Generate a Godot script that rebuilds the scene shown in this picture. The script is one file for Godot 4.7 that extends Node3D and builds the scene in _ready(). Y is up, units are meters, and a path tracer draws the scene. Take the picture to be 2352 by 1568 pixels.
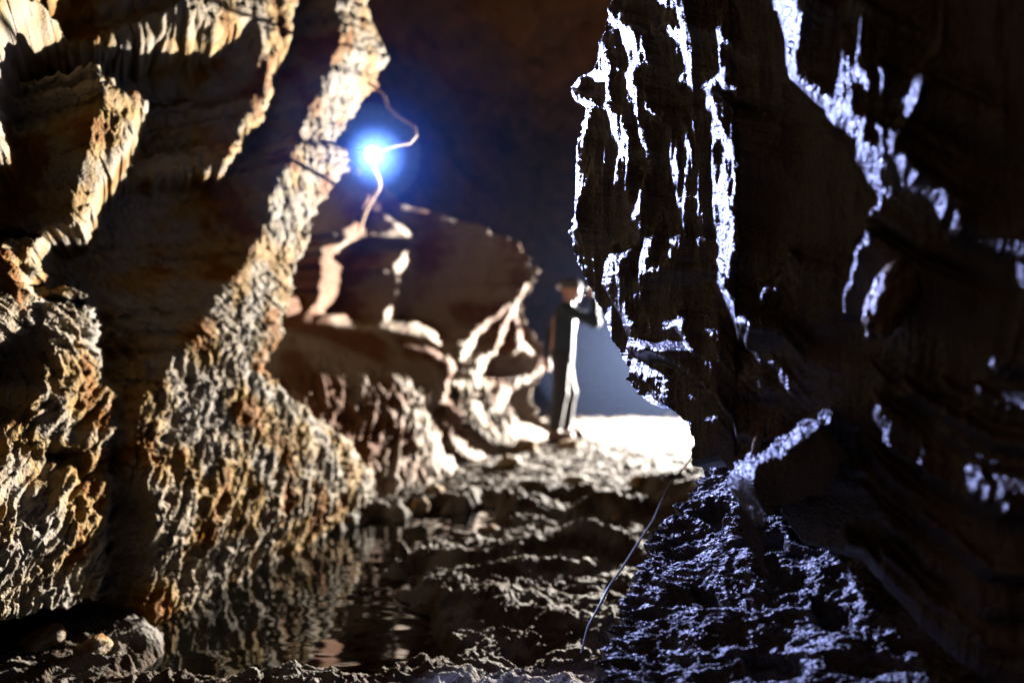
extends Node3D
# A cave passage: two lamps far down the passage rake the rock from behind.
# Sizes in metres, y up, the camera looks along -z. Positions read off the
# photograph are turned into points of the rock's own base planes by on_plane().

const EYE := Vector3(0, 1.1, 0)
const F := 1681.0          # focal length in units of a 2352 x 1568 picture
const LAMP_A := Vector3(-0.65, 1.97, -3.4)     # LED lamp seen beside the pillar
const LAMP_B := Vector3(3.4, 1.45, -11.4)       # lamp behind the right hand rock

var noise_a := FastNoiseLite.new()
var noise_b := FastNoiseLite.new()
var noise_r := FastNoiseLite.new()
var noise_c := FastNoiseLite.new()
var noise_w := FastNoiseLite.new()
var M := {}

# ---------------------------------------------------------------- helpers
func ray(px: float, py: float) -> Vector3:
	return Vector3((px - 1176.0) / F, (784.0 - py) / F, -1.0)

func at(px: float, py: float, d: float) -> Vector3:
	return EYE + ray(px, py) * d

func tag(o: Node, label := "", category := "", group := "", kind := "") -> Node:
	if label: o.set_meta("label", label)
	if category: o.set_meta("category", category)
	if group: o.set_meta("group", group)
	if kind: o.set_meta("kind", kind)
	return o

func put(mesh: Mesh, called: String, mat: Material, parent: Node = self, where := Vector3.ZERO) -> MeshInstance3D:
	var o := MeshInstance3D.new()
	o.name = numbered(called) if parent == self else called
	o.mesh = mesh
	o.material_override = mat
	o.position = where
	parent.add_child(o, true)
	return o

var used := {}
func numbered(called: String) -> String:
	used[called] = used.get(called, 0) + 1
	return called if used[called] == 1 else "%s_%03d" % [called, used[called] - 1]

func thing(called: String, where: Vector3) -> Node3D:
	var o := Node3D.new()
	o.name = numbered(called)
	o.position = where
	add_child(o, true)
	return o

func lerp_table(t: Array, y: float) -> float:
	if y <= t[0][0]: return t[0][1]
	for i in range(1, t.size()):
		if y <= t[i][0]:
			var f: float = (y - t[i - 1][0]) / (t[i][0] - t[i - 1][0])
			return lerpf(t[i - 1][1], t[i][1], f)
	return t[-1][1]

# a grid of points becomes one mesh with smooth normals
func grid_mesh(nu: int, nv: int, p: PackedVector3Array, c: PackedColorArray, flip := false) -> ArrayMesh:
	var n := PackedVector3Array()
	n.resize(p.size())
	for j in nv:
		var j0 := maxi(j - 1, 0)
		var j1 := mini(j + 1, nv - 1)
		for i in nu:
			var a := p[j * nu + mini(i + 1, nu - 1)] - p[j * nu + maxi(i - 1, 0)]
			var b := p[j1 * nu + i] - p[j0 * nu + i]
			var q := a.cross(b).normalized()
			n[j * nu + i] = -q if flip else q
	var ix := PackedInt32Array()
	ix.resize((nu - 1) * (nv - 1) * 6)
	var k := 0
	for j in nv - 1:
		for i in nu - 1:
			var a := j * nu + i
			if flip:
				ix[k] = a; ix[k + 1] = a + 1; ix[k + 2] = a + nu
				ix[k + 3] = a + 1; ix[k + 4] = a + nu + 1; ix[k + 5] = a + nu
			else:
				ix[k] = a; ix[k + 1] = a + nu; ix[k + 2] = a + 1
				ix[k + 3] = a + 1; ix[k + 4] = a + nu; ix[k + 5] = a + nu + 1
			k += 6
	var arr := []
	arr.resize(Mesh.ARRAY_MAX)
	arr[Mesh.ARRAY_VERTEX] = p
	arr[Mesh.ARRAY_NORMAL] = n
	if c.size(): arr[Mesh.ARRAY_COLOR] = c
	arr[Mesh.ARRAY_INDEX] = ix
	var m := ArrayMesh.new()
	m.add_surface_from_arrays(Mesh.PRIMITIVE_TRIANGLES, arr)
	return m

# A plan of where the rock stands proud: drawn as outlines and strokes on the base plane.
class Plan:
	const STEP := 4.0
	var x0: float
	var y0: float
	var nx: int
	var ny: int
	var v := PackedFloat32Array()
	func _init(ax: float, ay: float, bx: float, by: float):
		x0 = ax; y0 = ay
		nx = int((bx - ax) / STEP) + 1
		ny = int((by - ay) / STEP) + 1
		v.resize(nx * ny)
	func outline(pts: Array, value := 1.0):
		var poly := PackedVector2Array()
		var lo := Vector2(1e9, 1e9)
		var hi := -lo
		for k in range(0, pts.size(), 2):
			var q := Vector2(pts[k], pts[k + 1])
			poly.append(q)
			lo = lo.min(q); hi = hi.max(q)
		for j in range(maxi(0, int((lo.y - y0) / STEP)), mini(ny, int((hi.y - y0) / STEP) + 2)):
			for i in range(maxi(0, int((lo.x - x0) / STEP)), mini(nx, int((hi.x - x0) / STEP) + 2)):
				if Geometry2D.is_point_in_polygon(Vector2(x0 + i * STEP, y0 + j * STEP), poly):
					v[j * nx + i] = value
	# pts: x, y, width, x, y, width ...
	func stroke(pts: Array, value := 1.0):
		for k in range(0, pts.size() - 3, 3):
			var a := Vector2(pts[k], pts[k + 1])
			var b := Vector2(pts[k + 3], pts[k + 4])
			var wa: float = pts[k + 2] * 0.5
			var wb: float = pts[k + 5] * 0.5
			var r := maxf(wa, wb) + 6.0
			var lo := a.min(b) - Vector2(r, r)
			var hi := a.max(b) + Vector2(r, r)
			var l2 := maxf((b - a).length_squared(), 1.0)
			for j in range(maxi(0, int((lo.y - y0) / STEP)), mini(ny, int((hi.y - y0) / STEP) + 2)):
				for i in range(maxi(0, int((lo.x - x0) / STEP)), mini(nx, int((hi.x - x0) / STEP) + 2)):
					var q := Vector2(x0 + i * STEP, y0 + j * STEP)
					var t := clampf((q - a).dot(b - a) / l2, 0, 1)
					var d := q.distance_to(a.lerp(b, t)) - lerpf(wa, wb, t)
					var m := clampf(0.5 - d / 6.0, 0, 1) * value
					if m > v[j * nx + i]: v[j * nx + i] = m
	func soften(times := 1):
		for pass_ in times:
			var o := v.duplicate()
			for j in range(1, ny - 1):
				for i in range(1, nx - 1):
					var k := j * nx + i
					v[k] = o[k] * 0.4 + (o[k - 1] + o[k + 1] + o[k - nx] + o[k + nx]) * 0.15
	func get_at(x: float, y: float) -> float:
		var fx := clampf((x - x0) / STEP, 0, nx - 1.001)
		var fy := clampf((y - y0) / STEP, 0, ny - 1.001)
		var i := int(fx)
		var j := int(fy)
		fx -= i; fy -= j
		var k := j * nx + i
		return lerpf(lerpf(v[k], v[k + 1], fx), lerpf(v[k + nx], v[k + nx + 1], fx), fy)

# base plane through two plan points (x, depth); the normal looks at the passage
class Plane_:
	var o: Vector3
	var n: Vector3
	func _init(xa: float, da: float, xb: float, db: float):
		o = Vector3(xa, 0, -da)
		var t := Vector3(xb - xa, 0, -(db - da)).normalized()
		n = Vector3.UP.cross(t)
		if n.z < 0: n = -n
	static func through(a: Vector3, b: Vector3, c: Vector3) -> Plane_:
		var p := Plane_.new(0, 0, 1, 0)
		p.o = a
		p.n = (b - a).cross(c - a).normalized()
		if p.n.y < 0: p.n = -p.n
		return p
	func hit(eye: Vector3, r: Vector3) -> Vector3:
		return eye + r * ((o - eye).dot(n) / r.dot(n))

func fn(seed_: int, freq: float, type: int, oct: int, ridged := false) -> FastNoiseLite:
	var f := FastNoiseLite.new()
	f.seed = seed_
	f.frequency = freq
	f.noise_type = type
	f.fractal_type = FastNoiseLite.FRACTAL_RIDGED if ridged else FastNoiseLite.FRACTAL_FBM
	f.fractal_octaves = oct
	return f

# ---------------------------------------------------------------- materials
func rock_material(rough: float, grain_cm: float, spec: float, scale: float) -> StandardMaterial3D:
	var m := StandardMaterial3D.new()
	m.vertex_color_use_as_albedo = true
	m.roughness = rough
	m.metallic_specular = spec
	var t := NoiseTexture2D.new()
	t.width = 1024; t.height = 1024
	t.seamless = true
	var f := fn(31, 0.02, FastNoiseLite.TYPE_SIMPLEX_SMOOTH, 5)
	t.noise = f
	m.heightmap_enabled = true
	m.heightmap_texture = t
	m.heightmap_scale = grain_cm
	m.uv1_triplanar = true
	m.uv1_world_triplanar = true
	m.uv1_scale = Vector3.ONE * scale
	return m

func plain(c: Color, rough := 0.8, metal := 0.0) -> StandardMaterial3D:
	var m := StandardMaterial3D.new()
	m.albedo_color = c.linear_to_srgb()
	m.roughness = rough
	m.metallic = metal
	m.metallic_specular = 0.35
	return m

# colours of limestone coated with clay: cream, ochre, rust, brown
func wall_color(p: Vector3) -> Color:
	var a := noise_a.get_noise_3dv(p * 1.3) * 0.5 + 0.5
	var b := noise_b.get_noise_3dv(p * 1.0 + Vector3(9, 4, 2)) * 0.5 + 0.5
	var c := Color(0.185, 0.148, 0.096).lerp(Color(0.2, 0.125, 0.04), smoothstep(0.40, 0.58, a))
	c = c.lerp(Color(0.14, 0.055, 0.005), smoothstep(0.57, 0.68, b))
	c = c.lerp(Color(0.17, 0.16, 0.15), smoothstep(0.55, 0.38, b) * 0.6)
	return Color(c.r * 0.7, c.g * 0.7, c.b * 0.7)

# ---------------------------------------------------------------- scene
func _ready() -> void:
	# camera
	var cam := Camera3D.new()
	cam.name = "camera"
	cam.position = EYE
	cam.fov = 50.0
	cam.near = 0.05
	cam.far = 100.0
	var lens := CameraAttributesPhysical.new()
	lens.frustum_focal_length = 26.0
	lens.frustum_focus_distance = 2.05
	lens.frustum_near = 0.05
	lens.frustum_far = 100.0
	lens.exposure_aperture = 1.05
	cam.attributes = lens
	cam.fov = 50.0
	add_child(cam)
	cam.current = true
	# air: under ground there is no sky
	var env := Environment.new()
	env.background_mode = Environment.BG_COLOR
	env.background_color = Color.BLACK
	env.tonemap_mode = Environment.TONE_MAPPER_LINEAR
	env.tonemap_exposure = 0.85
	env.volumetric_fog_enabled = true
	env.volumetric_fog_density = 0.0
	env.sdfgi_enabled = true
	env.ssao_enabled = true
	env.ssil_enabled = true
	var we := WorldEnvironment.new()
	we.name = "world_environment"
	we.environment = env
	add_child(we)

	noise_a = fn(3, 1.6, FastNoiseLite.TYPE_SIMPLEX_SMOOTH, 4)
	noise_b = fn(8, 2.4, FastNoiseLite.TYPE_SIMPLEX_SMOOTH, 5)
	noise_r = fn(5, 1.5, FastNoiseLite.TYPE_SIMPLEX_SMOOTH, 5, true)
	noise_c = fn(12, 5.0, FastNoiseLite.TYPE_CELLULAR, 2)
	noise_c.cellular_return_type = FastNoiseLite.RETURN_DISTANCE
	noise_w = fn(21, 3.0, FastNoiseLite.TYPE_SIMPLEX_SMOOTH, 3)
	M.wall = rock_material(0.85, 0.8, 0.22, 3.0)
	M.wet = rock_material(0.3, 0.5, 0.6, 5.0)
	M.gravel = rock_material(0.42, 0.5, 0.5, 5.0)
	M.floor = rock_material(0.9, 0.8, 0.18, 3.0)
	M.ceiling = rock_material(0.8, 1.0, 0.4, 1.5)

	lamp_a()
	lamp_b()
	haze()
	left_wall()
	fluted_wall()
	right_rock()
	right_bank()
	passage_shell()
	cave_floor()
	water()
	person()
	details()
	print("built ", Time.get_ticks_msec())

# ---------------------------------------------------------------- lamps and air
func lamp_a() -> void:
	var t := thing("led_lamp", LAMP_A)
	tag(t, "glowing white LED lamp fixed beside the pale rock pillar", "lamp")
	var dir := (Vector3(0.2, 1.0, -0.5) - LAMP_A).normalized()
	var housing := CylinderMesh.new()
	housing.top_radius = 0.034; housing.bottom_radius = 0.026; housing.height = 0.07
	var h := put(housing, "housing", plain(Color(0.03, 0.03, 0.035), 0.5), t)
	h.basis = Basis(Quaternion(Vector3.UP, dir))
	h.position = -dir * 0.045
	var ringm := TorusMesh.new()
	ringm.inner_radius = 0.03; ringm.outer_radius = 0.038
	var r := put(ringm, "bezel", plain(Color(0.05, 0.05, 0.055), 0.35, 0.6), t)
	r.basis = h.basis
	r.position = -dir * 0.01
	var strap := CylinderMesh.new()
	strap.top_radius = 0.006; strap.bottom_radius = 0.006; strap.height = 0.28
	var s := put(strap, "bracket", plain(Color(0.04, 0.04, 0.04), 0.6), t)
	s.basis = Basis(Quaternion(Vector3.UP, Vector3(-0.9, 0.3, -0.3).normalized()))
	s.position = -dir * 0.06 + Vector3(-0.12, 0.04, -0.04)
	var glow := StandardMaterial3D.new()
	glow.albedo_color = Color.WHITE
	glow.emission_enabled = true
	glow.emission = Color(0.8, 0.88, 1.0)
	glow.emission_energy_multiplier = 40.0
	var bulb := SphereMesh.new()
	bulb.radius = 0.034; bulb.height = 0.068
	put(bulb, "bulb", glow, t, dir * 0.02)
	var l := SpotLight3D.new()
	l.name = "led_beam"
	l.light_color = Color(0.66, 0.71, 1.0)
	l.light_energy = 50.0
	l.light_size = 0.03
	l.spot_angle = 45.0
	l.spot_angle_attenuation = 0.3
	l.spot_range = 40.0
	l.spot_attenuation = 2.0
	l.shadow_enabled = true
	t.add_child(l)
	l.position = dir * 0.03
	l.look_at_from_position(l.position + LAMP_A, LAMP_A + dir * 3.0)

func lamp_b() -> void:
	var t := thing("flood_lamp", LAMP_B)
	tag(t, "flood lamp on a tripod hidden behind the right hand rock", "lamp")
	var dir := (Vector3(-1.4, 0.7, -5.2) - LAMP_B).normalized()
	var box := BoxMesh.new()
	box.size = Vector3(0.22, 0.16, 0.07)
	var h := put(box, "housing", plain(Color(0.04, 0.04, 0.04), 0.5), t)
	h.basis = Basis.looking_at(dir)
	h.position = -dir * 0.06
	for k in 3:
		var leg := CylinderMesh.new()
		leg.top_radius = 0.012; leg.bottom_radius = 0.012
		var foot := Vector3(cos(k * TAU / 3), 0, sin(k * TAU / 3)) * 0.4 + Vector3(0, -LAMP_B.y + 0.03, 0)
		var top := -dir * 0.06 + Vector3(0, -0.08, 0)
		leg.height = foot.distance_to(top)
		var lo := put(leg, "leg", plain(Color(0.05, 0.05, 0.05), 0.5), t)
		lo.basis = Basis(Quaternion(Vector3.UP, (top - foot).normalized()))
		lo.position = (top + foot) * 0.5
	var glow := StandardMaterial3D.new()
	glow.emission_enabled = true
	glow.emission = Color(1, 0.98, 0.94)
	glow.emission_energy_multiplier = 30.0
	var pm := BoxMesh.new()
	pm.size = Vector3(0.19, 0.13, 0.02)
	var pn := put(pm, "lamp_panel", glow, t, -dir * 0.012)
	pn.basis = h.basis
	var l := SpotLight3D.new()
	l.name = "flood_beam"
	l.light_color = Color(1.0, 0.97, 0.93)
	l.light_energy = 1650.0
	l.light_size = 0.06
	l.spot_angle = 38.0
	l.spot_angle_attenuation = 0.5
	l.spot_range = 60.0
	l.spot_attenuation = 2.0
	l.shadow_enabled = true
	t.add_child(l)
	l.look_at_from_position(LAMP_B + dir * 0.03, LAMP_B + dir * 3.0)

func haze() -> void:
	var f := FogVolume.new()
	f.name = "haze"
	f.shape = RenderingServer.FOG_VOLUME_SHAPE_BOX
	f.size = Vector3(7.5, 4.6, 8.6)
	f.position = Vector3(0.8, 2.0, -11.3)
	var fm := FogMaterial.new()
	fm.albedo = Color(0.55, 0.68, 0.95)
	fm.density = 0.0006
	f.material = fm
	tag(f, "", "", "", "stuff")
	add_child(f)
	var g := FogVolume.new()
	g.name = "mist"
	g.shape = RenderingServer.FOG_VOLUME_SHAPE_ELLIPSOID
	g.size = Vector3(1.5, 1.5, 1.5)
	g.position = LAMP_A + Vector3(0.05, -0.02, 0.1)
	var gm := FogMaterial.new()
	gm.albedo = Color(0.2, 0.5, 1.0)
	gm.density = 0.0018
	g.material = gm
	var v := FogVolume.new()
	v.name = "mist"
	v.shape = RenderingServer.FOG_VOLUME_SHAPE_ELLIPSOID
	v.size = Vector3(3.4, 2.0, 2.6)
	v.position = Vector3(2.0, 0.75, -9.8)
	var vm := FogMaterial.new()
	vm.albedo = Color(0.66, 0.76, 1.0)
	vm.density = 0.004
	v.material = vm
	tag(v, "", "", "", "stuff")
	add_child(v, true)
	tag(g, "", "", "", "stuff")
	var core := FogVolume.new()
	core.name = "mist"
	core.shape = RenderingServer.FOG_VOLUME_SHAPE_ELLIPSOID
	core.size = Vector3(0.46, 0.46, 0.46)
	core.position = LAMP_A
	var cm := FogMaterial.new()
	cm.albedo = Color(0.66, 0.86, 1.0)
	cm.density = 0.045
	core.material = cm
	tag(core, "", "", "", "stuff")
	add_child(core, true)
	var mid := core.duplicate()
	mid.size = Vector3(0.95, 0.95, 0.95)
	var mm := FogMaterial.new()
	mm.albedo = Color(0.28, 0.58, 1.0)
	mm.density = 0.0075
	mid.material = mm
	add_child(mid, true)
	add_child(g, true)

# ---------------------------------------------------------------- the left wall
# Rows of the wall are walked away from the lamp that rakes them: the proud bands
# of the plan climb slowly and break off steeply into the recesses.
func raked_sheet(plan: Plan, pl: Plane_, edge: Array, px_end: float, py0: float, bottom: Array, nu: int, nv: int, wrap: int, how: Dictionary) -> ArrayMesh:
	var p := PackedVector3Array()
	var c := PackedColorArray()
	var tot := nu + wrap
	var under := 14
	p.resize(tot * nv)
	c.resize(tot * nv)
	var hs := PackedFloat32Array()
	var ms := PackedFloat32Array()
	var bs := PackedVector3Array()
	hs.resize(nu * nv)
	ms.resize(nu * nv)
	bs.resize(nu * nv)
	for j in nv:
		var g := minf(1.0, float(j) / (nv - 1 - under))
		var ey := lerpf(py0, bottom[0][1], g)
		var ex := lerp_table(edge, ey)
		ex += (noise_w.get_noise_2d(ey * 0.012, 5.0) + 0.5 * noise_w.get_noise_2d(ey * 0.04, 9.0)) * how.ragged
		var h: float = how.start
		var last := Vector3.ZERO
		var run := 0.0
		for i in nu:
			var px := lerpf(ex, px_end, pow(float(i) / (nu - 1), how.spread))
			var py := lerpf(py0, lerp_table(bottom, px), g)
			var b := pl.hit(EYE, ray(px, py))
			var wb: Vector3 = b * Vector3(1, how.warp_long, 1) * how.warp_freq
			var w1 := noise_w.get_noise_3dv(wb)
			var w2 := noise_w.get_noise_3dv(wb + Vector3(7, 3, 5))
			var v := plan.get_at(px + w1 * how.warp, py + w2 * how.warp)
			var m := maxf(v, 0.0)
			var ds := b.distance_to(last) if i > 0 else 0.0
			last = b
			# lit bands come forward as one walks away from the lamp, the faces between turn to the camera
			run += ds
			var brow: float = how.brow + run * how.tilt
			if h < brow: h += m * (brow - h) * (1.0 - exp(-ds / how.rise))
			h += ds * (m * (how.lit + how.lit_low * smoothstep(1.6, 0.9, b.y)) * clampf(1.0 - (h - brow) / how.top, 0.0, 1.0) + (1.0 - m) * how.dark - (h - m * brow) * how.leak)
			var k := j * nu + i
			hs[k] = h - (1.0 - m) * how.pit
			ms[k] = m
			bs[k] = b
	for pass_ in int(how.smooth):
		var o := hs.duplicate()
		for j in range(1, nv - 1):
			for i in nu:
				var k := j * nu + i
				hs[k] = o[k] * 0.5 + (o[k - nu] + o[k + nu]) * 0.25
	for j in nv:
		var curl := maxf(0.0, float(j - (nv - 1 - under)) / under)
		for i in nu:
			var k := j * nu + i
			var x: Vector3 = how.rough.call(bs[k] + Vector3(0, -0.2, 0.1) * curl, ms[k])
			var q: Vector3 = bs[k] + how.toward * hs[k] + pl.n * (x.x - curl * curl * how.thick) + Vector3(0, x.y - 0.04 * sqrt(curl), 0)
			p[j * tot + wrap + i] = q
			c[j * tot + wrap + i] = how.color.call(q)
		# the far side of the edge, out of sight, closes the rock
		var e := p[j * tot + wrap]
		for i in wrap:
			var g := float(wrap - i) / wrap
			var dist: float = g * g * how.thick
			var side: Vector3 = how.back
			var wob := noise_w.get_noise_3dv(e * 1.5 + pl.n * dist * 2.0) * 0.12 * g * minf(1.0, how.thick)
			p[j * tot + i] = e + side * dist - pl.n * (0.06 * sqrt(g)) + Vector3(wob, wob, wob)
			c[j * tot + i] = c[j * tot + wrap]
	return grid_mesh(tot, nv, p, c, how.flip)

func left_wall() -> void:
	var plan := Plan.new(-600, -260, 960, 1500)
	# leftmost band and its arch
	plan.outline([40, 110, 90, 104, 72, 141, 64, 183, 46, 197, 53, 228, 35, 281, 37, 334, 32, 387, 53, 422, 46, 443, 0, 447, -60, 440, -90, 300, -50, 190, 0, 150, 30, 120])
	plan.stroke([75, 160, 14, 110, 132, 7, 150, 116, 4], 0.5)
	plan.stroke([400, 142, 6, 440, 156, 8, 462, 172, 10], 0.5)
	plan.stroke([30, -40, 6, 40, 10, 8, 60, 50, 10, 90, 70, 8], 0.4)
	plan.stroke([95, 10, 6, 120, 40, 14, 150, 70, 10], 0.5)
	plan.stroke([25, 400, 10, 50, 410, 10, 46, 440, 10])
	# slanting rib inside the arch
	plan.outline([232, 260, 260, 288, 309, 274, 332, 285, 313, 323, 292, 387, 260, 440, 232, 482, 211, 551, 205, 572, 165, 555, 165, 527, 176, 475, 197, 397, 214, 352, 225, 299])
	plan.stroke([216, 218, 5, 228, 245, 6, 236, 270, 9])
	plan.stroke([256, 225, 6, 258, 245, 7, 268, 258, 7, 256, 285, 10])
	# hanging curtain that narrows to a stem
	plan.outline([390, -260, 740, -260, 682, 0, 654, 70, 650, 116, 629, 169, 608, 197, 598, 264, 577, 316, 541, 362, 510, 397, 503, 432, 496, 408, 513, 350, 520, 330, 562, 260, 584, 246, 580, 193, 562, 141, 541, 116, 485, 158, 457, 172, 376, 127, 404, 81, 352, 88, 337, 53, 373, 0])
	# the pillar
	plan.outline([780, -260, 960, -260, 960, 870, 960, 1480, 330, 1480, 316, 1102, 316, 1000, 312, 928, 362, 848, 404, 810, 438, 768, 476, 733, 514, 688, 533, 650, 564, 581, 606, 528, 577, 551, 605, 510, 612, 447, 654, 352, 689, 299, 724, 197, 738, 169, 756, 116, 752, 32, 780, 0])
	plan.stroke([540, 640, 20, 500, 690, 26, 450, 760, 30])
	# knobbly mass at lower left
	plan.outline([141, 711, 183, 718, 229, 733, 244, 772, 229, 829, 250, 900, 267, 973, 248, 1000, 244, 1038, 235, 1130, 240, 1300, -300, 1300, -300, 943, 0, 943, 40, 1000, 69, 962, 95, 924, 72, 893, 114, 867, 126, 802, 110, 750])
	plan.outline([0, 574, 34, 589, 76, 657, 84, 688, 118, 703, 95, 741, 76, 764, 0, 829, -120, 840, -200, 700, -100, 690, 0, 703, 57, 695, 53, 665, 23, 608])
	plan.stroke([110, 575, 14, 85, 620, 16, 105, 650, 12])
	plan.stroke([170, 670, 6, 205, 690, 12])
	plan.outline([148, 993, 205, 1010, 200, 1060, 165, 1040], 0.0)
	plan.soften(1)
	var edge := [[-260, 815], [0, 843], [53, 854], [120, 886], [151, 886], [165, 868], [200, 868], [239, 826], [281, 801], [316, 770], [330, 766], [351, 794], [390, 801], [464, 741], [506, 713], [535, 712], [577, 705], [608, 674], [695, 674], [733, 648], [772, 655], [810, 625], [850, 605], [890, 640], [930, 690], [975, 740], [1020, 800], [1080, 850], [1140, 865], [1200, 830], [1260, 790], [1500, 760]]
	var pl := Plane_.new(-1.0, 5.0, -2.02, 2.89)
	var rough := func(b: Vector3, m: float) -> Vector3:
		# sheared so that the relief leans the way the bands lean, the other way in the rubble below
		var low := smoothstep(1.6, 0.9, b.y)
		var lean := lerpf(0.25, -0.3, low)
		var g := Vector3(b.x + b.y * lean, b.y * 0.5, b.z - b.y * lean)
		g += Vector3(noise_w.get_noise_3dv(b * 1.5), noise_w.get_noise_3dv(b * 1.5 + Vector3(5, 5, 5)), noise_w.get_noise_3dv(b * 1.5 + Vector3(2, 8, 1))) * 0.05
		var r := noise_r.get_noise_3dv(g * 2.2)
		var s := noise_r.get_noise_3dv(g * 6.0 + Vector3(3, 1, 4))
		var t := noise_r.get_noise_3dv(g * 14.0)
		var k := pow(clampf(-noise_c.get_noise_3dv(g * 3.4), 0.0, 1.0), 3.0)
		var q := pow(clampf(-noise_c.get_noise_3dv(g * 7.0 + Vector3(6, 6, 6)), 0.0, 1.0), 3.0)
		return Vector3(r * (0.016 + 0.015 * low) + s * (0.007 + 0.012 * low) + t * (0.003 + 0.009 * low) - k * (0.03 + 0.06 * low) - q * (0.022 + 0.016 * low), s * 0.03, 0)
	var how := {ragged = 12.0, lit = 0.45, dark = -0.6, leak = 1.0, brow = 0.0, top = 0.2, tilt = 0.3, rise = 0.01, lit_low = 0.45, pit = 0.0, start = -0.03, toward = Vector3(0.5, 0, 0.866), smooth = 8, spread = 1.0, warp_long = 1.0, warp = 16.0, warp_freq = 2.6, thick = 1.8,
		back = -pl.n, rough = rough, color = wall_color, flip = true}
	var m := raked_sheet(plan, pl, edge, -480, -420, [[-480, 1500], [700, 1500]], 520, 690, 24, how)
	tag(put(m, "cave_wall_left", M.wall), "", "", "", "structure")

# ---------------------------------------------------------------- alcove and fluted bulge further in
func fluted_wall() -> void:
	var plan := Plan.new(480, 360, 1320, 1240)
	plan.stroke([858, 395, 5, 868, 430, 7, 845, 470, 8, 830, 520, 7, 800, 560, 6, 778, 590, 9, 770, 640, 10, 762, 700, 12, 745, 760, 22, 740, 830, 40], 0.6)
	plan.stroke([870, 470, 6, 900, 505, 7, 930, 530, 10, 945, 545, 14, 930, 600, 10, 915, 640, 7, 908, 700, 8, 895, 740, 10], 0.5)
	plan.stroke([708, 690, 8, 720, 720, 12, 715, 755, 14])
	plan.outline([594, 860, 650, 900, 690, 820, 700, 770, 760, 730, 800, 730, 860, 760, 900, 745, 960, 740, 1000, 760, 985, 830, 930, 880, 890, 910, 905, 1000, 980, 1080, 980, 1240, 480, 1240, 480, 860])
	# upper bulge
	plan.outline([940, 545, 975, 500, 1050, 520, 1110, 532, 1150, 555, 1190, 565, 1205, 600, 1232, 620, 1225, 650, 1170, 690, 1080, 740, 1000, 770, 960, 740, 930, 640], 0.0)
	# flutes
	plan.stroke([1211, 652, 9, 1186, 693, 8, 1153, 763, 7, 1137, 808, 8, 1104, 828, 12, 1055, 853, 16])
	plan.stroke([1184, 705, 5, 1190, 754, 6, 1194, 800, 8, 1178, 815, 6])
	plan.stroke([1172, 701, 5, 1112, 746, 8, 1075, 791, 12, 1038, 808, 18, 981, 845, 20, 932, 877, 22, 899, 905, 30])
	plan.stroke([1250, 828, 18, 1219, 865, 16, 1162, 890, 18, 1135, 930, 22, 1150, 980, 30, 1230, 1010, 30])
	plan.stroke([948, 935, 24, 975, 985, 40, 1040, 1020, 46, 1120, 1040, 50])
	plan.stroke([1060, 930, 14, 1095, 965, 34, 1110, 985, 20])
	plan.stroke([1200, 790, 14, 1225, 810, 24])
	plan.soften(1)
	var edge := [[300, 720], [400, 830], [430, 880], [465, 915], [480, 965], [505, 1045], [520, 1105], [535, 1135], [560, 1192], [600, 1214], [620, 1232], [640, 1230], [660, 1212], [700, 1195], [740, 1202], [775, 1232], [800, 1252], [850, 1245], [880, 1225], [900, 1215], [950, 1218], [990, 1250], [1040, 1290], [1240, 1300]]
	var pl := Plane_.new(0.327, 8.6, -1.755, 6.6)
	var rough := func(b: Vector3, m: float) -> Vector3:
		var g := Vector3(b.x - b.y * 0.3, b.y * 0.5, b.z + b.y * 0.3)
		var low := smoothstep(1.35, 0.6, b.y) * smoothstep(0.0, -1.5, b.x)
		var r := noise_r.get_noise_3dv(g * 1.6) * (0.03 + 0.02 * low)
		var s := noise_r.get_noise_3dv(g * 5.0) * (0.01 + 0.035 * low)
		var k := -pow(clampf(-noise_c.get_noise_3dv(g * 3.4), 0.0, 1.0), 3.0) * 0.13 * low
		var y := maxf(0.0, 0.75 - b.y)
		return Vector3(r + s + k + 0.5 * y * y + 0.75 * low, 0, 0)
	var col := func(q: Vector3) -> Color:
		# limestone with rust red clay in blotches
		var f := smoothstep(-0.15, 0.35, noise_a.get_noise_3dv(q * 0.8 + Vector3(2, 7, 1)))
		return Color(0.13, 0.105, 0.08).lerp(Color(0.07, 0.03, 0.013), f)
	var how := {ragged = 14.0, lit = 0.6, dark = -0.5, leak = 1.0, brow = 0.0, top = 0.5, tilt = 0.25, rise = 0.02, lit_low = 0.0, pit = 0.0, start = 0.0, toward = Vector3(-0.02, 0, 1.0), smooth = 4, spread = 1.0, warp_long = 1.0, warp = 9.0, warp_freq = 1.6, thick = 2.0,
		back = -pl.n, rough = rough, color = col, flip = true}
	var m := raked_sheet(plan, pl, edge, 500, 300, [[500, 1230], [1300, 1230]], 320, 340, 20, how)
	tag(put(m, "cave_wall_fluted", M.wall), "", "", "", "structure")

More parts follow.
